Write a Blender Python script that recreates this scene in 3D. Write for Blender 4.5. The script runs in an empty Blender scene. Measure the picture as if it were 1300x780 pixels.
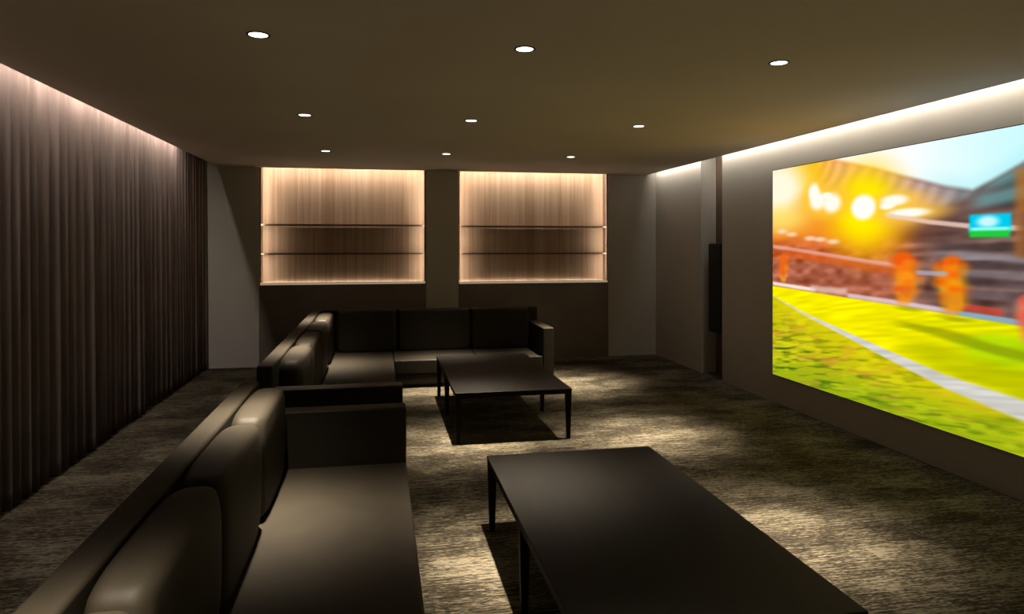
import bpy, bmesh, math, random
import numpy as np
from mathutils import Vector, Matrix
random.seed(7); rng = np.random.RandomState(11)
S = bpy.context.scene; C = S.collection
PI = math.pi

# ------------------------------------------------------------------ camera, world, exposure
cam = bpy.data.objects.new('camera', bpy.data.cameras.new('camera')); C.objects.link(cam)
cam.location = (0, 0, 1.6); cam.rotation_euler = (PI/2, 0, -0.1892)
cam.data.sensor_width = 36; cam.data.lens = 24.355; cam.data.shift_y = -0.0622
cam.data.clip_start = 0.05
S.camera = cam
w = bpy.data.worlds.new('world'); S.world = w; w.use_nodes = True
w.node_tree.nodes['Background'].inputs[0].default_value = (0.02, 0.02, 0.02, 1)
w.node_tree.nodes['Background'].inputs[1].default_value = 0.2
S.view_settings.view_transform = 'Standard'; S.view_settings.look = 'None'
S.view_settings.gamma = 1; S.view_settings.use_curve_mapping = False
S.view_settings.exposure = 0.0
S.cycles.max_bounces = 8; S.cycles.diffuse_bounces = 5
S.cycles.sample_clamp_indirect = 3

SPOT_W = 2300.0          # downlights
SPOT_ANG = 70
WARM = (1.0, 0.86, 0.66)
CURTAIN_LED = 76.0      # watts of each strip
WALL_LED = 36.0
NICHE_TOP = 10.5; NICHE_SIDE = 4.6; NICHE_LOW = 1.5
SCREEN = 1.0

# ------------------------------------------------------------------ room numbers (metres)
H = 2.583; XR = 3.909; XE = 3.779; XC = -2.03; XL = -2.45
YB = 9.407; YF = -1.6
N1, N2, N3, N4 = -1.526, 0.620, 1.058, 3.196    # niche openings
ND = 0.21                                       # niche depth
YJ0, YJ1 = 7.44, 7.98                           # loudspeaker recess in the right wall
LX = (-0.56, 0.722, 2.135); LY = (-0.73, 1.35, 3.427, 5.503, 7.603)

# ------------------------------------------------------------------ helpers
def obj(name, bm, mat, parent=None, smooth=False, bevel=0.0, label=None):
    me = bpy.data.meshes.new(name); bm.normal_update(); bm.to_mesh(me); bm.free()
    if mat: me.materials.append(mat)
    o = bpy.data.objects.new(name, me); C.objects.link(o)
    if parent: o.parent = parent
    if smooth:
        for p in me.polygons: p.use_smooth = True
    if bevel:
        m = o.modifiers.new('bevel', 'BEVEL'); m.width = bevel; m.segments = 3; m.limit_method = 'ANGLE'
        for p in me.polygons: p.use_smooth = True
        n = o.modifiers.new('wn', 'WEIGHTED_NORMAL'); n.keep_sharp = True
    if label: o['label'] = label
    return o

def thing(name, label, cat, loc=(0, 0, 0), group=None, rz=0):
    o = bpy.data.objects.new(name, None); C.objects.link(o)
    o.location = loc; o.rotation_euler = (0, 0, rz); o.empty_display_size = .1
    o['label'] = label; o['category'] = cat
    if group: o['group'] = group
    return o

def struct(name, bm, mat, **k):
    o = obj(name, bm, mat, **k); o['kind'] = 'structure'; return o

def box(bm, x0, x1, y0, y1, z0, z1):
    v = [bm.verts.new(p) for p in ((x0,y0,z0),(x1,y0,z0),(x1,y1,z0),(x0,y1,z0),(x0,y0,z1),(x1,y0,z1),(x1,y1,z1),(x0,y1,z1))]
    for f in ((0,3,2,1),(4,5,6,7),(0,1,5,4),(1,2,6,5),(2,3,7,6),(3,0,4,7)): bm.faces.new([v[i] for i in f])

def boxes(*bs):
    bm = bmesh.new()
    for b in bs: box(bm, *b)
    return bm

def tapered_leg(cx, cy, z0, z1, w0, w1):
    bm = bmesh.new()
    a = [bm.verts.new((cx+sx*w0/2, cy+sy*w0/2, z0)) for sx, sy in ((-1,-1),(1,-1),(1,1),(-1,1))]
    b = [bm.verts.new((cx+sx*w1/2, cy+sy*w1/2, z1)) for sx, sy in ((-1,-1),(1,-1),(1,1),(-1,1))]
    bm.faces.new(a[::-1]); bm.faces.new(b)
    for i in range(4): bm.faces.new((a[i], a[(i+1)%4], b[(i+1)%4], b[i]))
    return bm

def cyl(bm, r0, r1, z0, z1, n=40, cap0=True, cap1=True, cx=0, cy=0):
    a = [bm.verts.new((cx+r0*math.cos(2*PI*i/n), cy+r0*math.sin(2*PI*i/n), z0)) for i in range(n)]
    b = [bm.verts.new((cx+r1*math.cos(2*PI*i/n), cy+r1*math.sin(2*PI*i/n), z1)) for i in range(n)]
    for i in range(n): bm.faces.new((a[i], a[(i+1)%n], b[(i+1)%n], b[i]))
    if cap0: bm.faces.new(a[::-1])
    if cap1: bm.faces.new(b)

def lathe(bm, prof, n=40):
    rings = [[bm.verts.new((r*math.cos(2*PI*i/n), r*math.sin(2*PI*i/n), z)) for i in range(n)] for r, z in prof]
    for k in range(len(rings)):
        p, q = rings[k], rings[(k+1) % len(rings)]
        for i in range(n): bm.faces.new((p[i], p[(i+1)%n], q[(i+1)%n], q[i]))

def tube(bm, pts, r, closed=True, n=8):
    pts = [Vector(p) for p in pts]; N = len(pts); rings = []
    for i, p in enumerate(pts):
        t = (pts[(i+1)%N] - pts[i-1]).normalized() if closed else (pts[min(i+1,N-1)]-pts[max(i-1,0)]).normalized()
        a = t.cross(Vector((0.13, 0.31, 0.94))).normalized()
        if abs(t.z) > .9: a = t.cross(Vector((1, 0.1, 0))).normalized()
        b = t.cross(a)
        rings.append([bm.verts.new(p + r*(math.cos(2*PI*k/n)*a + math.sin(2*PI*k/n)*b)) for k in range(n)])
    # align neighbouring rings so the tube never twists
    for i in range(1, N):
        best = min(range(n), key=lambda s: sum((rings[i][(k+s)%n].co-rings[i-1][k].co).length for k in range(n)))
        rings[i] = rings[i][best:]+rings[i][:best]
    for i in range(N if closed else N-1):
        p, q = rings[i], rings[(i+1)%N]
        s = 0
        if closed and i == N-1: s = min(range(n), key=lambda s: sum((q[(k+s)%n].co-p[k].co).length for k in range(n)))
        for k in range(n): bm.faces.new((p[k], p[(k+1)%n], q[(k+1+s)%n], q[(k+s)%n]))
    bmesh.ops.recalc_face_normals(bm, faces=bm.faces)

# ------------------------------------------------------------------ materials
def mat(name, col, rough=.6, spec=.5, bump=None, vary=None, metal=0, sheen=0):
    m = bpy.data.materials.new(name); m.use_nodes = True
    nt = m.node_tree; b = nt.nodes['Principled BSDF']
    b.inputs['Base Color'].default_value = (*col, 1); b.inputs['Roughness'].default_value = rough
    b.inputs['Specular IOR Level'].default_value = spec; b.inputs['Metallic'].default_value = metal
    if sheen: b.inputs['Sheen Weight'].default_value = sheen
    tc = nt.nodes.new('ShaderNodeTexCoord')
    if vary:
        sc, amt = vary[0], vary[1]
        mp = nt.nodes.new('ShaderNodeMapping'); mp.inputs['Scale'].default_value = sc
        nt.links.new(tc.outputs['Object'], mp.inputs[0])
        n = nt.nodes.new('ShaderNodeTexNoise'); n.inputs['Scale'].default_value = 1; n.inputs['Detail'].default_value = 5
        nt.links.new(mp.outputs[0], n.inputs[0])
        r = nt.nodes.new('ShaderNodeValToRGB')
        r.color_ramp.elements[0].position = .3; r.color_ramp.elements[1].position = .7
        r.color_ramp.elements[0].color = (*[c*(1-amt) for c in col], 1); r.color_ramp.elements[1].color = (*[min(1, c*(1+amt)) for c in col], 1)
        nt.links.new(n.outputs[0], r.inputs[0]); nt.links.new(r.outputs[0], b.inputs['Base Color'])
    if bump:
        sc, st = bump
        n = nt.nodes.new('ShaderNodeTexNoise'); n.inputs['Scale'].default_value = sc; n.inputs['Detail'].default_value = 4
        nt.links.new(tc.outputs['Object'], n.inputs[0])
        bp = nt.nodes.new('ShaderNodeBump'); bp.inputs['Strength'].default_value = st; bp.inputs['Distance'].default_value = .002
        nt.links.new(n.outputs[0], bp.inputs['Height']); nt.links.new(bp.outputs[0], b.inputs['Normal'])
    return m

def emit(name, col, s):
    m = bpy.data.materials.new(name); m.use_nodes = True; nt = m.node_tree
    nt.nodes.remove(nt.nodes['Principled BSDF'])
    e = nt.nodes.new('ShaderNodeEmission'); e.inputs[0].default_value = (*col, 1); e.inputs[1].default_value = s
    nt.links.new(e.outputs[0], nt.nodes['Material Output'].inputs[0]); return m

M_ceil = mat('ceiling_paint', (.62, .56, .50), .9, .2, vary=((1, 1, 1), .05))
M_wall = mat('wall_paint', (.44, .42, .385), .85, .25, bump=(60, .15), vary=((2, 2, 2), .04))
M_wallpanel = M_wall
M_slot = mat('slot_lining', (.05, .045, .04), .9, .2, vary=((3, 3, 3), .1))
M_leather = mat('dark_leather', (.018, .0145, .0100), .6, .14, bump=(350, .25), vary=((6, 6, 6), .12))
M_leather_edge = mat('leather_piping', (.015, .012, .009), .45, .45, vary=((9, 9, 9), .1))
M_base = mat('sofa_plinth', (.012, .011, .010), .7, .3, vary=((9, 9, 9), .1))
M_table = mat('dark_table_veneer', (.0045, .0041, .0036), .55, .10, vary=((60, 3, 3), .25))
M_leg = mat('table_leg_veneer', (.005, .0045, .004), .6, .1, vary=((3, 3, 60), .2))
M_cab = mat('dark_cabinet_veneer', (.165, .138, .120), .6, .3, vary=((2, 30, 2), .1))
M_edge = mat('shelf_edge', (.30, .23, .16), .5, .3, vary=((3, 40, 40), .1))
M_black = mat('speaker_black', (.018, .016, .014), .6, .3, vary=((12, 12, 12), .1))
M_grille = mat('speaker_cloth', (.014, .013, .012), .85, .2, bump=(900, .5), vary=((40, 40, 40), .2))
M_trim = mat('downlight_trim', (.08, .07, .06), .5, .3, vary=((20, 20, 20), .05))
M_rail = mat('curtain_rail_paint', (.1, .09, .08), .5, .4, vary=((3, 3, 3), .05))
M_slat = mat('recess_wood', (.09, .06, .042), .6, .3, vary=((60, 60, 2), .25))
M_lens = emit('downlight_lens', (1, .95, .86), 6)
M_led = emit('led_tape_light', (1, .86, .68), 2)
M_ledsoft = emit('soft_led_diffuser', (1, .80, .58), .30)
M_frame = mat('screen_frame_black', (.012, .012, .012), .5, .4, vary=((9, 9, 9), .1))

def wood():
    m = bpy.data.materials.new('oak_veneer'); m.use_nodes = True; nt = m.node_tree; b = nt.nodes['Principled BSDF']
    tc = nt.nodes.new('ShaderNodeTexCoord')
    def noise(scale, det=6, dist=0):
        mp = nt.nodes.new('ShaderNodeMapping'); mp.inputs['Scale'].default_value = scale
        nt.links.new(tc.outputs['Object'], mp.inputs[0])
        n = nt.nodes.new('ShaderNodeTexNoise'); n.inputs['Scale'].default_value = 1; n.inputs['Detail'].default_value = det
        n.inputs['Distortion'].default_value = dist
        nt.links.new(mp.outputs[0], n.inputs[0]); return n
    a = noise((28, 28, .7), 6, .3); c = noise((5, 5, .12), 2)
    mx = nt.nodes.new('ShaderNodeMath'); mx.operation = 'MULTIPLY_ADD'; mx.inputs[1].default_value = .55
    nt.links.new(a.outputs[0], mx.inputs[0])
    m2 = nt.nodes.new('ShaderNodeMath'); m2.operation = 'MULTIPLY'; m2.inputs[1].default_value = .45
    nt.links.new(c.outputs[0], m2.inputs[0]); nt.links.new(m2.outputs[0], mx.inputs[2])
    r = nt.nodes.new('ShaderNodeValToRGB'); e = r.color_ramp.elements
    e[0].position = .36; e[0].color = (.25, .160, .105, 1); e[1].position = .755; e[1].color = (.44, .325, .235, 1)
    nt.links.new(mx.outputs[0], r.inputs[0]); nt.links.new(r.outputs[0], b.inputs['Base Color'])
    b.inputs['Roughness'].default_value = .6; b.inputs['Specular IOR Level'].default_value = .25
    return m
M_wood = wood()

def carpet():
    m = bpy.data.materials.new('streaked_carpet'); m.use_nodes = True; nt = m.node_tree; b = nt.nodes['Principled BSDF']
    tc = nt.nodes.new('ShaderNodeTexCoord'); L = nt.links.new
    def noise(scale, det, rough=.55):
        mp = nt.nodes.new('ShaderNodeMapping'); mp.inputs['Scale'].default_value = scale
        L(tc.outputs['Object'], mp.inputs[0])
        n = nt.nodes.new('ShaderNodeTexNoise'); n.inputs['Scale'].default_value = 1
        n.inputs['Detail'].default_value = det; n.inputs['Roughness'].default_value = rough
        L(mp.outputs[0], n.inputs[0]); return n.outputs[0]
    def math_(op, a, b2, c=None):
        n = nt.nodes.new('ShaderNodeMath'); n.operation = op
        for i, v in enumerate((a, b2, c)):
            if v is None: continue
            if isinstance(v, (int, float)): n.inputs[i].default_value = v
            else: L(v, n.inputs[i])
        return n.outputs[0]
    streak = noise((4.5, 75, 1), 6, .75)         # streaks woven across the room
    sn = nt.nodes.new('ShaderNodeVectorMath'); sn.operation = 'SNAP'; sn.inputs[1].default_value = (.020, .0065, 1)
    L(tc.outputs['Object'], sn.inputs[0])
    wn = nt.nodes.new('ShaderNodeTexWhiteNoise'); wn.noise_dimensions = '2D'; L(sn.outputs[0], wn.inputs['Vector'])
    dash = wn.outputs['Value']
    fine = noise((30, 200, 1), 2)
    big = noise((2.2, 3.4, 1), 3)
    br = nt.nodes.new('ShaderNodeTexBrick'); br.inputs['Scale'].default_value = 1
    br.inputs['Brick Width'].default_value = 1.0; br.inputs['Row Height'].default_value = .25; br.inputs['Mortar Size'].default_value = 0
    br.inputs['Color1'].default_value = (.35, .35, .35, 1); br.inputs['Color2'].default_value = (.65, .65, .65, 1)
    L(tc.outputs['Object'], br.inputs[0])
    v = math_('MULTIPLY', streak, .52)
    v = math_('MULTIPLY_ADD', fine, .22, v)
    v = math_('MULTIPLY_ADD', big, .24, v)
    v = math_('MULTIPLY_ADD', dash, .07, v)
    v = math_('MULTIPLY_ADD', noise((14, 70, 1), 3, .7), .20, v)
    sep = nt.nodes.new('ShaderNodeRGBToBW'); L(br.outputs[0], sep.inputs[0])
    v = math_('MULTIPLY_ADD', sep.outputs[0], .13, v)
    r = nt.nodes.new('ShaderNodeValToRGB'); e = r.color_ramp.elements
    e[0].position = .605; e[0].color = (.010, .0078, .0054, 1)
    e[1].position = .755; e[1].color = (.135, .118, .084, 1)
    k = r.color_ramp.elements.new(.685); k.color = (.038, .031, .020, 1)
    L(v, r.inputs[0]); L(r.outputs[0], b.inputs['Base Color'])
    b.inputs['Roughness'].default_value = .95; b.inputs['Specular IOR Level'].default_value = .1
    bp = nt.nodes.new('ShaderNodeBump'); bp.inputs['Strength'].default_value = .5; bp.inputs['Distance'].default_value = .004
    L(fine, bp.inputs['Height']); L(bp.outputs[0], b.inputs['Normal'])
    return m
M_carpet = carpet()
M_curtain = mat('brown_curtain_cloth', (.125, .097, .088), .85, .15, vary=((10, 10, 1.2), .25), bump=(700, .3))

# ------------------------------------------------------------------ room shell
struct('floor', boxes((XL-.15, XR+.5, YF-.15, YB+.6, -.12, 0)), M_carpet)
# lowered ceiling: stops short of both long walls and runs up to the back wall
struct('ceiling', boxes((XC, XE, YF, YB, H, H+.14), (XL, XR+.4, YF, YB+ND, H+.42, H+.52)), M_ceil)
struct('wall_front', boxes((XL, XR+.35, YF-.15, YF, 0, H+.5)), M_wall)
struct('wall_left', boxes((XL-.15, XL, YF, YB+.6, 0, H+.5)), M_wall)
# right wall: two lengths with a recess between them
wr = boxes((XR, XR+.35, YF, YJ0, 0, H+.5), (XR, XR+.35, YJ1, YB+.6, 0, H+.5))
struct('wall_right', wr, M_wall)
struct('wall_right_recess', boxes((XR+.20, XR+.35, YJ0, YJ1, 0, H+.5)), M_slat)
# back wall: three piers and the rear leaf behind the cabinets; above the ceiling line it closes the top
UP = H+.42
wb = boxes((XL, N1, YB, YB+.5, 0, UP), (N2, N3, YB, YB+.5, 0, UP), (N4, XR, YB, YB+.5, 0, UP), (XL, XR, YB+.5, YB+.6, 0, UP))
struct('wall_back', wb, M_wall)
# ceiling upstands that close the slots at their inner side
struct('trim_1', boxes((XC+.02, XC+.05, YF, YB, H+.14, H+.42)), M_slot)
struct('trim_2', boxes((XE-.05, XE-.02, YF, YB, H+.14, H+.42)), M_slot)

# ------------------------------------------------------------------ light strips
def area(name, loc, sx, sy, rot, watt, col, parent=None, spread=PI):
    l = bpy.data.lights.new(name, 'AREA'); l.shape = 'RECTANGLE'; l.size = sx; l.size_y = sy
    l.energy = watt; l.color = col; l.spread = spread
    o = bpy.data.objects.new(name, l); C.objects.link(o); o.location = loc; o.rotation_euler = rot
    if parent: o.parent = parent
    return o

def cove(label, x, y0, y1, z, d, watt, col, roty, spread=PI):
    t = thing('led_strip', label, 'light strip', (x, (y0+y1)/2, z))
    ln = (y1-y0)
    obj('channel', boxes((-.012, .012, -ln/2, ln/2, -.006, .012)), M_rail, t)
    obj('tape', boxes((-.006, .006, -ln/2+.01, ln/2-.01, -.0085, -.0062)), M_led, t)
    area('strip_light', (d*.004, 0, -.012), .016, ln, (0, roty, 0), watt, col, t, spread)

cove('long warm light strip hidden in the ceiling slot above the brown curtain', XC-.035, 0.2, 8.05, H+.15, -1, CURTAIN_LED, (1, .86, .74), math.radians(35))
cove('long white light strip hidden in the ceiling slot above the big screen', XE+.028, 0.2, YB-.05, H+.14, 1, WALL_LED, (1, .90, .76), math.radians(-45), math.radians(135))

# ------------------------------------------------------------------ curtain
def build_curtain():
    y0, y1, z0, z1 = 0.3, YB-.012, .012, H+.22
    ys = [y0]; 
    n = int((y1-y0)/.011); Y = np.linspace(y0, y1, n)
    # irregular folds: a phase that advances unevenly and an amplitude that wanders
    k = np.arange(n)
    sp = np.interp(Y, np.linspace(y0, y1, 60), rng.uniform(.085, .165, 60))
    ph = np.cumsum(2*PI*(Y[1]-Y[0])/sp)
    amp = np.interp(Y, np.linspace(y0, y1, 70), rng.uniform(.018, .048, 70))
    sub = np.interp(Y, np.linspace(y0, y1, 90), rng.uniform(-.010, .010, 90))
    nz = 26; Z = np.linspace(z0, z1, nz)
    bm = bmesh.new(); grid = []
    for j, z in enumerate(Z):
        t = (z-z0)/(z1-z0)
        row = []
        a = amp*(1.0-.35*t); drift = .35*math.sin(t*2.2)
        x = -2.185 + a*np.sign(np.sin(ph+drift))*np.abs(np.sin(ph+drift))**.75 + sub*(1-t) + .005*np.sin(2.3*ph+1.7*t)
        yy = Y + .012*np.cos(ph)*(1-.3*t)
        yy = np.minimum(yy, y1)
        for i in range(n): row.append(bm.verts.new((x[i], yy[i], z)))
        grid.append(row)
    for j in range(nz-1):
        for i in range(n-1): bm.faces.new((grid[j][i], grid[j][i+1], grid[j+1][i+1], grid[j+1][i]))
    t = thing('curtain', 'floor-length dark brown pleated curtain covering the whole left wall', 'curtain', (0, 0, 0))
    o = obj('curtain_cloth', bm, M_curtain, t, smooth=True)
    s = o.modifiers.new('solid', 'SOLIDIFY'); s.thickness = .003
    obj('curtain_rail', boxes((-2.20, -2.165, y0, y1, H+.225, H+.25)), M_rail, t)
build_curtain()

# ------------------------------------------------------------------ built-in cabinets with lit display niches
def cabinet(x0, x1, label, ztop, sh, low):
    t = thing('display_cabinet', label, 'cabinet', (0, 0, 0), 'lit display cabinets in the back wall')
    yb = YB+ND
    g = .035                     # the niche is a little wider than its opening so the side strips hide
    obj('base_unit', boxes((x0+.002, x1-.002, YB+.012, YB+.48, 0, ztop-.03)), M_cab, t)
    obj('countertop', boxes((x0+.001, x1-.001, YB+.004, yb-.03, ztop-.03, ztop)), M_edge, t, label='pale wood countertop under the lit niche')
    obj('back_panel', boxes((x0+.001, x1-.001, yb, yb+.02, ztop-.03, H+.40)), M_wood, t, label='pale oak panel with vertical grain, lit from its edges')
    for xs in (x0+.001, x1-.013):
        obj('side_panel', boxes((xs, xs+.012, YB+.03, yb, ztop, H+.40)), M_wood, t)
    for zs in sh:
        s = obj('shelf', boxes((x0+.014, x1-.014, YB+.066, yb-.008, zs-.009, zs+.009)), M_wood, t)
        obj('shelf_edging', boxes((x0+.014, x1-.014, YB+.060, YB+.066, zs-.011, zs+.011)), M_slat, s)
    w = x1-x0; cx = (x0+x1)/2
    obj('counter_light_strip', boxes((x0+.012, x1-.012, YB-.002, YB+.003, ztop-.022, ztop+.004)), M_ledsoft, t, label='softly glowing light strip along the front of the countertop')
    hous = obj('top_light_strip', boxes((x0+.02, x1-.02, YB+.018, YB+.042, H+.21, H+.225)), M_led, t)
    area('strip_light', (cx, YB+.03, H+.20), w-.06, .02, (math.radians(32), 0, 0), NICHE_TOP, (1, .86, .70), t, math.radians(84))
    for xs, sg in ((x0+.018, 1), (x1-.018, -1)):
        z0 = ztop+.02; z1 = H+.05; zc = (z0+z1)/2
        obj('side_light_strip', boxes((xs-.004, xs+.004, YB+.016, YB+.024, z0, z1)), M_rail, t)
        area('strip_light', (xs+sg*.006, YB+.028, zc), .012, z1-z0, (PI/2, 0, sg*math.radians(-8)), NICHE_SIDE*.85, (1, .86, .69), t, math.radians(164))
    area('strip_light', (cx, yb-.015, ztop-.012), w-.06, .012, (PI, 0, 0), NICHE_LOW, (1, .85, .65), t)
cabinet(N1, N2, 'dark base cabinet with oak-backed lit niche, left of the central pillar', 1.08, (1.842, 1.462), 0)
cabinet(N3, N4, 'dark base cabinet with oak-backed lit niche, right of the central pillar', 1.07, (1.834, 1.458), 0)

# ------------------------------------------------------------------ the big screen
def screen():
    Y0, ZT, ZB = 6.365, 2.332, .283
    HH = ZT-ZB; W = HH*16/9
    nu, nv = 520, 292
    u, v = np.meshgrid(np.linspace(0, 1, nu), np.linspace(0, 1, nv))
    def vnoise(su, sv, seed, shear=0.0):
        r = np.random.RandomState(seed); g = r.rand(int(sv*1.5)+4+int(abs(shear)*sv), int(su)+3)
        x = u*su; y = (v + shear*(u if shear > 0 else (u-1)))*sv
        y = np.clip(y, 0, g.shape[0]-2.001); i = x.astype(int); j = y.astype(int)
        fx = x-i; fy = y-j; fx = fx*fx*(3-2*fx); fy = fy*fy*(3-2*fy)
        return (g[j, i]*(1-fx)+g[j, i+1]*fx)*(1-fy)+(g[j+1, i]*(1-fx)+g[j+1, i+1]*fx)*fy
    def ss(a, b, x):
        t = np.clip((x-a)/(b-a), 0, 1); return t*t*(3-2*t)
    def col(*c): return np.array(c, float)/255
    img = np.zeros((nv, nu, 3)) + col(170, 95, 60)
    def put(c, m):
        nonlocal img
        c = np.asarray(c, float)
        img = img*(1-m[..., None]) + c*m[..., None]
    def band(line_v, half, soft, u0=None, u1=None, su=.01):
        m = 1-ss(half, half+soft, np.abs(v-line_v))
        if u0 is not None: m = m*ss(u0-su, u0+su, u)
        if u1 is not None: m = m*(1-ss(u1-su, u1+su, u))
        return m
    def blob(cu, cv, ru, rv, p=1.0):
        d = np.sqrt(((u-cu)/ru)**2+((v-cv)/rv)**2); return 1-ss(1-.45*p, 1+.45*p, d)
    def rect(u0, u1, v0, v1, s=.008):
        return ss(u0-s, u0+s, u)*(1-ss(u1-s, u1+s, u))*ss(v0-s, v0+s, v)*(1-ss(v1-s, v1+s, v))
    # stand backdrop: orange to the left, grey brown to the right
    put(col(112, 84, 78), ss(.36, .62, u))
    put(col(246, 142, 40), (1-ss(.38, .55, u))*(1-ss(.33, .47, v)))
    put(col(205, 96, 52), (1-ss(.40, .56, u))*ss(.30, .38, v)*(1-ss(.40, .46, v))*.8)
    put(col(176, 98, 74), (1-ss(.40, .55, u))*ss(.41, .47, v)*.85)
    n1 = vnoise(32, 42, 1, .10); n2 = vnoise(9, 60, 2, .12); n3 = vnoise(60, 80, 3, .1)
    k = (n1*.5+n2*.35+n3*.15-.5)
    img += (k*.42*ss(.30, .42, v)*(1-ss(.58, .62, v)))[..., None]*np.array([1, .85, .85])
    img += ((vnoise(10, 60, 8, .1)-.5)*.20*ss(.2, .3, v)*ss(.42, .5, u))[..., None]
    # roof of the stand with slanting ribs
    roof_top = np.interp(u, [0, .141, .267, .401, .494, .595, .658, .70, .761, .86, 1], [-.085, -.042, .002, .061, .111, .16, .182, .155, .111, .04, -.08])
    roof_bot = np.interp(u, [0, .3, .47, .595, .65, .761, 1], [.10, .16, .219, .23, .204, .158, .05])
    rm = ss(roof_top-.01, roof_top+.02, v)*(1-ss(roof_bot-.02, roof_bot+.02, v))
    rc = np.stack([np.interp(u, [0, .2, .35, .5, .62, .68, .8], [x/255 for x in c]) for c in
                   ((255, 250, 245, 205, 150, 110, 110), (215, 180, 178, 165, 145, 125, 130), (110, 115, 145, 165, 150, 125, 125))], -1)
    ribs = .5+.5*np.sin((u*1.0+v*.62)*120+5*vnoise(10, 14, 5))
    put(rc*(.90+.15*ribs[..., None]), rm)
    put(col(60, 62, 62), ss(.64, .74, u)*ss(roof_top+.01, roof_top+.05, v)*(1-ss(.235, .265, v))*.75)
    put(col(120, 190, 195), band(.215-.25*(u-.7), .006, .03, .66, .80, .03)*.55)
    put(col(95, 150, 155), band(.16-.3*(u-.73), .004, .03, .70, .80, .03)*.5)
    # sky
    sky = np.stack([np.interp(u, [0, .35, .5, .6, .76, 1], [x/255 for x in c]) for c in
                    ((255, 255, 255, 232, 205, 180), (250, 255, 255, 255, 252, 240), (235, 255, 255, 255, 255, 255))], -1)
    put(sky, 1-ss(roof_top-.012, roof_top+.012, v))
    put(col(150, 235, 245), (1-ss(roof_top-.012, roof_top+.012, v))*ss(roof_top-.07, roof_top, v)*ss(.5, .62, u)*.30)
    # top left glare
    put(col(255, 200, 20), blob(.15, .06, .09, .13, 1.6)*.9)
    put(col(255, 252, 225), blob(.03, .11, .115, .15, 1.3))
    put(col(255, 225, 90), blob(.05, .24, .12, .06, 1.8)*.7)
    # floodlights and the low sun
    put(col(255, 215, 0), blob(.365, .225, .115, .17, 1.5)*.95)
    put(col(255, 240, 0), blob(.365, .215, .075, .11, 1.2))
    put(col(255, 190, 60), blob(.23, .18, .11, .06, 1.6)*.7)
    put(col(255, 190, 90), blob(.49, .23, .09, .06, 1.6)*.8)
    lights = []
    for cu, cv, ru, rv in ((.185, .13, .02, .035), (.20, .17, .028, .035), (.255, .185, .03, .036), (.46, .195, .035, .018), (.50, .245, .05, .015), (.44, .215, .02, .012), (.235, .15, .018, .012)):
        put(col(255, 205, 60), blob(cu, cv, ru*1.7, rv*1.6, 1.8)*.8)
        lights.append((cu, cv, ru, rv))
    for cu, cv, ru, rv in lights: put(col(255, 254, 240), blob(cu, cv, ru*1.1, rv*1.1, 1.0))
    put(col(255, 255, 250), blob(.365, .213, .040, .050, .6))
    put(col(240, 205, 190), band(np.interp(u, [.42, .494, .556, .65, .761, 1], [.248, .264, .282, .30, .312, .34]), .004, .008, .44, .99)*.85)
    # spots and rails on the stand
    for cu, cv in ((.045, .30), (.09, .315), (.17, .335), (.21, .34), (.26, .35)):
        put(col(255, 225, 200), blob(cu, cv, .022, .010, 1.6)*.8)
    put(col(235, 175, 165), band(np.interp(u, [0, .2, .376, .48], [.372, .402, .429, .444]), .004, .010, 0, .50)*.8)
    put(col(225, 95, 30), band(np.interp(u, [0, .2, .376, .48], [.395, .423, .450, .462]), .008, .016, .05, .50)*.6)
    # right hand stand rows
    for vv, c in ((.37, (70, 60, 60)), (.40, (150, 155, 170)), (.425, (60, 52, 55)), (.455, (145, 140, 150)), (.48, (66, 56, 60)), (.52, (92, 78, 88))):
        put(col(*c), band(vv+.02*(u-.6)+.012*(n2-.5), .004, .018, .58, .99, .04)*.55)
    put(col(190, 110, 40), rect(.745, 1, .13, .40, .012)*.7)
    put(col(230, 190, 150), band(.0+v*0+.0, 0, .001)*0)
    put(col(120, 85, 60), rect(.752, 1, .26, .40, .012)*.7)
    # scoreboard screen
    put(col(0, 205, 240), rect(.651, .737, .264, .322, .006))
    put(col(225, 255, 255), blob(.69, .288, .022, .018, 1.3)*.9)
    put(col(150, 255, 240), band(.312, .003, .006, .653, .735))
    put(col(35, 205, 60), rect(.651, .735, .317, .338, .006))
    # pitch
    edge = np.interp(u, [0, .174, .309, .471, .595, .70, .761, 1], [.566, .575, .582, .589, .597, .602, .606, .618])
    gm = ss(edge-.004, edge+.004, v)
    g1 = vnoise(14, 95, 21, .28); g2 = vnoise(30, 150, 22, .26); g3 = vnoise(7, 26, 23, .25); g4 = vnoise(45, 60, 24, .2)
    far = np.zeros_like(img)+col(252, 240, 0)
    far = far*(1-(ss(.35, .8, u)*.55)[..., None])+col(205, 215, 0)*(ss(.35, .8, u)*.55)[..., None]
    far += ((g1-.5)*.16)[..., None]*np.array([1, 1, 0])
    m = (ss(.60, .76, u+.25*(g3-.5))*ss(edge+.015, edge+.06, v)*(1-ss(edge+.10, edge+.17, v))*.6)[..., None]
    far = far*(1-m)+col(150, 215, 10)*m
    m = (band(.655+.14*(u-.5)+.02*(g3-.5), .006, .02, .48, .99, .05)*.55)[..., None]
    far = far*(1-m)+col(120, 130, 10)*m
    m = (band(.74+.16*(u-.5)+.02*(g3-.5), .02, .05, .5, .99, .08)*.45)[..., None]
    far = far*(1-m)+col(150, 160, 0)*m
    lc = np.interp(u, [0, .012, .141, .309, .449, .595, .761, 1], [.615, .6205, .677, .735, .783, .830, .861, .905])
    lw = np.interp(u, [0, .012, .309, .449, .595, .761, 1], [.003, .004, .012, .018, .024, .033, .045])
    near = np.zeros_like(img)+col(190, 188, 18)
    dk = np.clip((g1*.42+g2*.26+g4*.10+g3*.22-.46)*4.2, 0, 1)[..., None]
    dk = dk*(.5+.5*ss(.68, .88, v))[..., None]
    near = near*(1-dk)+col(66, 92, 14)*dk
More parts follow.
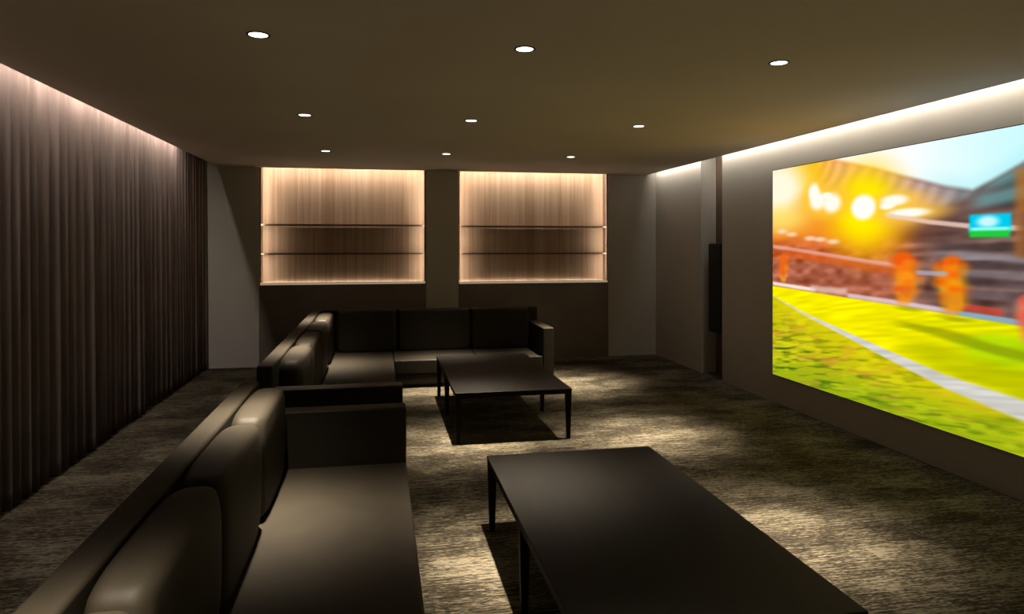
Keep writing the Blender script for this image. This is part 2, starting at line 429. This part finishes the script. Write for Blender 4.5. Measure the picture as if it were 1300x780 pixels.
    lt = np.clip((vnoise(30, 120, 31, .26)*.6+g3*.4-.50)*4, 0, 1)[..., None]
    near = near*(1-lt*.8)+col(228, 222, 30)*lt*.8
    pk = np.clip((vnoise(16, 60, 33, .3)*.7+g2*.3-.60)*5, 0, 1)[..., None]
    near = near*(1-pk*.7)+col(205, 140, 60)*pk*.7
    top = (1-ss(lc+.0, lc+.22, v))[..., None]*.6
    near = near*(1-top)+col(235, 215, 10)*top
    low = (ss(.86, 1.0, v+.05*u))[..., None]*.35
    near = near*(1-low)+col(105, 165, 20)*low
    bl = ss(lc-lw*.3, lc+lw*.3, v)[..., None]
    pitch = far*(1-bl)+near*bl
    img = img*(1-gm[..., None])+pitch*gm[..., None]
    wl = col(225, 222, 215)*(.86+.16*vnoise(16, 110, 41, .3)[..., None])
    wm = 1-ss(lw*.7, lw*1.25, np.abs(v-lc))
    put(wl, wm*np.interp(u, [0, .1, .3], [.45, .75, 1]))
    # boards along the far touchline
    put(col(255, 245, 235), band(edge-.012, .004, .008, 0, .19)*.9)
    put(col(235, 200, 190), rect(.17, .31, .545, .572, .01)*.75)
    put(col(235, 215, 225), band(edge-.010, .004, .010, .31, .62)*.8)
    put(col(150, 200, 225), band(edge-.008, .005, .008, .60, .99)*.75)
    put(col(220, 70, 50), band(edge-.030, .008, .008, .62, .72)*.7)
    # blurred players in orange
    sm = vnoise(26, 40, 51, .1); su_ = vnoise(70, 20, 52, .1)
    def player(cu, v0, v1, hw, c1, c2, feet):
        H_ = v1-v0
        wob = .30*(sm-.5)+.25*(su_-.5)
        d = np.abs(u-cu+.10*hw*np.sin((v-v0)/H_*7+cu*40))/hw
        t_ = (v-v0)/H_
        width = np.interp(t_, [0, .08, .18, .35, .5, .65, .8, 1], [.25, .55, .95, .85, 1.0, .8, .75, .35])
        m = (1-ss(.25, 1.6, d/width+wob))*ss(-.05, .10, t_)*(1-ss(.86, 1.08, t_))
        cc = c1+(c2-c1)*np.clip(.5+1.6*(sm-.5)+.9*(t_-.5), 0, 1)[..., None]
        put(cc, m*.95)
        put(col(190, 90, 50), (1-ss(.1, .5, np.abs(d-.1)))*ss(.60, .70, t_)*(1-ss(.8, .95, t_))*.35)
        if feet: put(col(150, 150, 20), blob(cu+.01, v1+.012, hw*.9, .008, 1.5)*.6)
    player(.053, .405, .545, .024, col(240, 105, 25), col(255, 165, 40), False)
    player(.492, .385, .585, .040, col(245, 92, 12), col(255, 150, 20), True)
    player(.610, .395, .60, .042, col(248, 100, 10), col(255, 175, 15), True)
    player(.775, .50, .67, .03, col(235, 90, 70), col(250, 150, 110), False)
    player(.90, .42, .62, .04, col(240, 95, 20), col(255, 160, 20), True)
    put(col(175, 175, 195), band(.462, .004, .008, .52, .60)*.8)
    img = np.clip(img, 0, 1)
    lin = np.where(img <= .04045, img/12.92, ((img+.055)/1.055)**2.4)
    # mesh
    t = thing('projection_screen', 'large wall screen showing a sunlit football match, on the right wall', 'screen', (XR, Y0-W/2, (ZT+ZB)/2))
    Yc, Zc = Y0-W/2, (ZT+ZB)/2
    X = -.0145
    co = np.stack([np.full(u.shape, X), (Y0-u*W)-Yc, (ZT-v*HH)-Zc], -1).reshape(-1, 3)
    a = np.arange(nu*nv).reshape(nv, nu)
    f = np.stack([a[:-1, :-1], a[1:, :-1], a[1:, 1:], a[:-1, 1:]], -1).reshape(-1, 4)[:, ::-1]
    me = bpy.data.meshes.new('picture')
    me.vertices.add(len(co)); me.vertices.foreach_set('co', co.ravel())
    me.loops.add(f.size); me.loops.foreach_set('vertex_index', f.ravel())
    me.polygons.add(len(f)); me.polygons.foreach_set('loop_start', np.arange(0, f.size, 4)); me.polygons.foreach_set('loop_total', np.full(len(f), 4))
    me.update(calc_edges=True)
    at = me.color_attributes.new('picture', 'FLOAT_COLOR', 'POINT')
    at.data.foreach_set('color', np.concatenate([lin.reshape(-1, 3), np.ones((len(co), 1))], 1).ravel())
    m = bpy.data.materials.new('screen_picture'); m.use_nodes = True; nt = m.node_tree
    nt.nodes.remove(nt.nodes['Principled BSDF'])
    at_ = nt.nodes.new('ShaderNodeAttribute'); at_.attribute_name = 'picture'
    e = nt.nodes.new('ShaderNodeEmission'); e.inputs[1].default_value = SCREEN
    nt.links.new(at_.outputs['Color'], e.inputs[0]); nt.links.new(e.outputs[0], nt.nodes['Material Output'].inputs[0])
    me.materials.append(m)
    o = bpy.data.objects.new('picture', me); C.objects.link(o); o.parent = t
    obj('screen_panel', boxes((-.014, 0, -W/2-.006, W/2+.006, -HH/2-.006, HH/2+.006)), M_frame, t)
screen()

# ------------------------------------------------------------------ wall loudspeaker in the recess
t = thing('wall_speaker', 'tall slim black loudspeaker hung in the narrow recess left of the screen', 'loudspeaker', (XR+.20, 7.665, 1.065))
obj('cabinet_body', boxes((-.17, -.02, -.15, .16, -.535, .535)), M_black, t, bevel=.006)
obj('grille', boxes((-.182, -.171, -.142, .152, -.525, .525)), M_grille, t, bevel=.004)
obj('wall_bracket', boxes((-.02, 0, -.05, .05, -.2, .2)), M_black, t)

# ------------------------------------------------------------------ cushions and sofas
def cushion(cx, cy, cz, lx, ly, lz, e=.30, n=18, pw=4):
    """soft block: rounded box whose faces swell towards their middles"""
    bm = bmesh.new()
    bmesh.ops.create_cube(bm, size=2)
    bmesh.ops.subdivide_edges(bm, edges=bm.edges[:], cuts=n, use_grid_fill=True)
    for v in bm.verts:
        x, y, z = v.co
        def r(a, b, c):           # round the edges: pull a in where b and c near 1
            return a*math.sqrt(max(0, 1-(b**pw)*e/2-(c**pw)*e/2+(b**pw)*(c**pw)*e*e/3))
        X, Y, Z = r(x, y, z), r(y, x, z), r(z, x, y)
        v.co = (cx+X*lx/2, cy+Y*ly/2, cz+Z*lz/2)
    bmesh.ops.recalc_face_normals(bm, faces=bm.faces)
    return bm

def rbox(x0, x1, y0, y1, z0, z1): return boxes((x0, x1, y0, y1, z0, z1))

XB0, XB1, XS = -.794, -.69, .157      # back frame outer / inner face, seat front
ZA, ZB_, ZS, ZP = .631, .794, .31, .04
AT = .13                              # arm thickness

def back_cushion(t, along, a0, a1, depth0, depth1, name='back_cushion', e=.34):
    """along='y': cushion leans on the frame facing +x ; along='x': facing -y"""
    g = .004; z0, z1 = ZS-.015, ZB_+.012
    if along == 'y':
        bm = cushion((depth0+depth1)/2, (a0+a1)/2, (z0+z1)/2, depth1-depth0, a1-a0-2*g, z1-z0, e=e)
    else:
        bm = cushion((a0+a1)/2, (depth0+depth1)/2, (z0+z1)/2, a1-a0-2*g, abs(depth1-depth0), z1-z0, e=e)
    c = obj(name, bm, M_leather, t, smooth=True)
    return c

def piping_loop(parent, y, x0, x1, z0, z1, axis='y'):
    bm = bmesh.new(); pts = []
    n = 48; cx, cz = (x0+x1)/2, (z0+z1)/2
    for i in range(n):
        a = 2*PI*i/n; c, s = math.cos(a), math.sin(a)
        px = math.copysign(abs(c)**.42, c)*(x1-x0)/2*.88; pz = math.copysign(abs(s)**.30, s)*(z1-z0)/2*.93
        pts.append((cx+px, y, cz+pz) if axis == 'y' else (y, cx+px, cz+pz))
    tube(bm, pts, .0045, True, 6)
    obj('piping', bm, M_leather_edge, parent, smooth=True)

def near_sofa():
    t = thing('sofa', 'long dark leather sofa in the foreground beside the curtain', 'sofa', (0, 0, 0))
    y0, y1 = .95, 4.269
    obj('plinth', rbox(XB0+.05, XS-.05, y0+.05, y1-.05, 0, ZP), M_base, t)
    obj('base', rbox(XB1, XS-.004, y0+AT, y1-AT, ZP, .15), M_leather, t, bevel=.01)
    obj('back_frame', rbox(XB0, XB1, y0, y1, ZP, ZB_), M_leather, t, bevel=.016)
    obj('arm', rbox(XB1+.002, XS, y1-AT, y1, ZP, ZA), M_leather, t, bevel=.012)
    obj('arm', rbox(XB1+.002, XS, y0, y0+AT, ZP, ZA), M_leather, t, bevel=.012)
    obj('seat_cushion', rbox(XB1+.004, XS, y0+AT+.003, y1-AT-.003, .153, ZS), M_leather, t, bevel=.015)
    ys = [y1-AT-.002, 3.33, 2.52, 1.71, y0+AT+.002]
    for a, b in zip(ys[1:], ys[:-1]):
        c = back_cushion(t, 'y', a, b, XB1+.004, -.515)
near_sofa()

def corner_sofa():
    t = thing('corner_sofa', 'L-shaped dark leather corner sofa in front of the lit cabinets', 'sofa', (0, 0, 0))
    y0, y1 = 4.779, 8.67; yf = 7.72; xr = 1.97; yi = y1-.104
    obj('plinth', boxes((XB0+.05, XS-.05, y0+.05, y1-.05, 0, ZP), (XS-.05, xr-.05, yf+.05, y1-.05, 0, ZP)), M_base, t)
    obj('base', boxes((XB1, XS-.004, y0+AT, yi, ZP, .15), (XS-.004, xr-AT, yf+.004, yi, ZP, .15)), M_leather, t, bevel=.006)
    obj('back_frame', rbox(XB0, XB1, y0, y1, ZP, ZB_), M_leather, t, bevel=.016)
    obj('back_frame', rbox(XB1+.002, xr, yi, y1, ZP, ZB_), M_leather, t, bevel=.016)
    obj('arm', rbox(XB1+.002, XS, y0, y0+AT, ZP, ZA), M_leather, t, bevel=.012)
    obj('arm', rbox(xr-AT, xr, yf, yi-.002, ZP, ZA), M_leather, t, bevel=.012)
    obj('seat_cushion', rbox(XB1+.004, XS, y0+AT+.003, 6.30, .153, ZS), M_leather, t, bevel=.015)
    obj('seat_cushion', rbox(XB1+.004, XS, 6.304, yi-.004, .153, ZS), M_leather, t, bevel=.015)
    obj('seat_cushion', rbox(XS+.004, 1.10-.002, yf, yi-.004, .153, ZS), M_leather, t, bevel=.015)
    obj('seat_cushion', rbox(1.10+.002, xr-AT-.003, yf, yi-.004, .153, ZS), M_leather, t, bevel=.015)
    ys = [y0+AT+.002, 5.78, 6.65, 7.52, 8.39]
    for a, b in zip(ys[:-1], ys[1:]):
        c = back_cushion(t, 'y', a, b, XB1+.004, -.515)
    xs = [-.50, .215, 1.10, xr-.02]
    for a, b in zip(xs[:-1], xs[1:]):
        if b > 1.9: b = xr-AT-.004
        c = back_cushion(t, 'x', a, b, yi-.004, yi-.175, e=.16)
corner_sofa()

# ------------------------------------------------------------------ coffee tables
def coffee_table(label, x0, x1, y0, y1, rz):
    cx, cy = (x0+x1)/2, (y0+y1)/2; W, L = x1-x0, y1-y0
    t = thing('coffee_table', label, 'table', (cx, cy, 0), 'six-legged coffee tables', rz)
    zt = .412
    obj('tabletop', boxes((-W/2, W/2, -L/2, L/2, zt-.014, zt)), M_table, t, bevel=.003)
    a = .004
    obj('apron', boxes((-W/2+a, W/2-a, -L/2+a, -L/2+a+.02, zt-.042, zt-.015), (-W/2+a, W/2-a, L/2-a-.02, L/2-a, zt-.042, zt-.015),
                       (-W/2+a, -W/2+a+.02, -L/2+a+.021, L/2-a-.021, zt-.042, zt-.015), (W/2-a-.02, W/2-a, -L/2+a+.021, L/2-a-.021, zt-.042, zt-.015)), M_leg, t)
    for sx in (-1, 1):
        for k in (-1, 0, 1):
            lx = sx*(W/2-.026); ly = k*(L/2-.026)+(.03 if k == 0 else 0)
            obj('leg', tapered_leg(lx, ly, 0, zt-.0155, .030, .048), M_leg, t, bevel=.002)
coffee_table('dark rectangular coffee table in the foreground, cut off by the photo bottom', .590, 1.552, 1.98, 3.835, 0)
coffee_table('dark rectangular coffee table farther back, in front of the corner sofa', .590, 1.548, 5.47, 7.32, 0)

# ------------------------------------------------------------------ recessed downlights
def make_downlight():
    t = thing('downlight', 'x', 'ceiling light', (0, 0, 0), 'recessed round ceiling downlights')
    bm = bmesh.new(); lathe(bm, [(.040, .006), (.044, -.003), (.054, -.003), (.056, 0.0), (.056, .0005), (.042, .004)])
    bmesh.ops.recalc_face_normals(bm, faces=bm.faces)
    obj('trim_ring', bm, M_trim, t, smooth=True)
    bm = bmesh.new(); cyl(bm, .043, .043, -.0018, -.0004, 40)
    obj('lens', bm, M_lens, t)
    l = bpy.data.lights.new('downlight_lamp', 'SPOT'); l.energy = SPOT_W; l.color = WARM
    l.spot_size = math.radians(SPOT_ANG); l.spot_blend = 1.0; l.shadow_soft_size = .03
    # beam profile of the lamp: strength falls with the cosine of the angle from its axis
    l.use_nodes = True; nt = l.node_tree; em = nt.nodes['Emission']
    tc = nt.nodes.new('ShaderNodeTexCoord'); sx = nt.nodes.new('ShaderNodeSeparateXYZ'); nt.links.new(tc.outputs['Normal'], sx.inputs[0])
    ab = nt.nodes.new('ShaderNodeMath'); ab.operation = 'ABSOLUTE'; nt.links.new(sx.outputs[2], ab.inputs[0])
    pw = nt.nodes.new('ShaderNodeMath'); pw.operation = 'POWER'; pw.inputs[1].default_value = 46; nt.links.new(ab.outputs[0], pw.inputs[0])
    nt.links.new(pw.outputs[0], em.inputs['Strength'])
    o = bpy.data.objects.new('lamp', l); C.objects.link(o); o.parent = t; o.location = (0, 0, -.012)
    return t
def copy_tree(o):
    c = o.copy(); C.objects.link(c)
    for ch in o.children:
        d = ch.copy(); C.objects.link(d); d.parent = c
    return c
rows = ['behind the camera', 'over the camera', 'nearest row in view', 'middle row in view', 'farthest row by the cabinets']
cols = ['curtain side', 'centre', 'screen side']
proto = make_downlight()
first = True
for j, y in enumerate(LY):
    for i, x in enumerate(LX):
        o = proto if first else copy_tree(proto)
        first = False
        o.location = (x, y, H)
        o['label'] = 'round lit downlight, %s, %s' % (rows[j], cols[i])
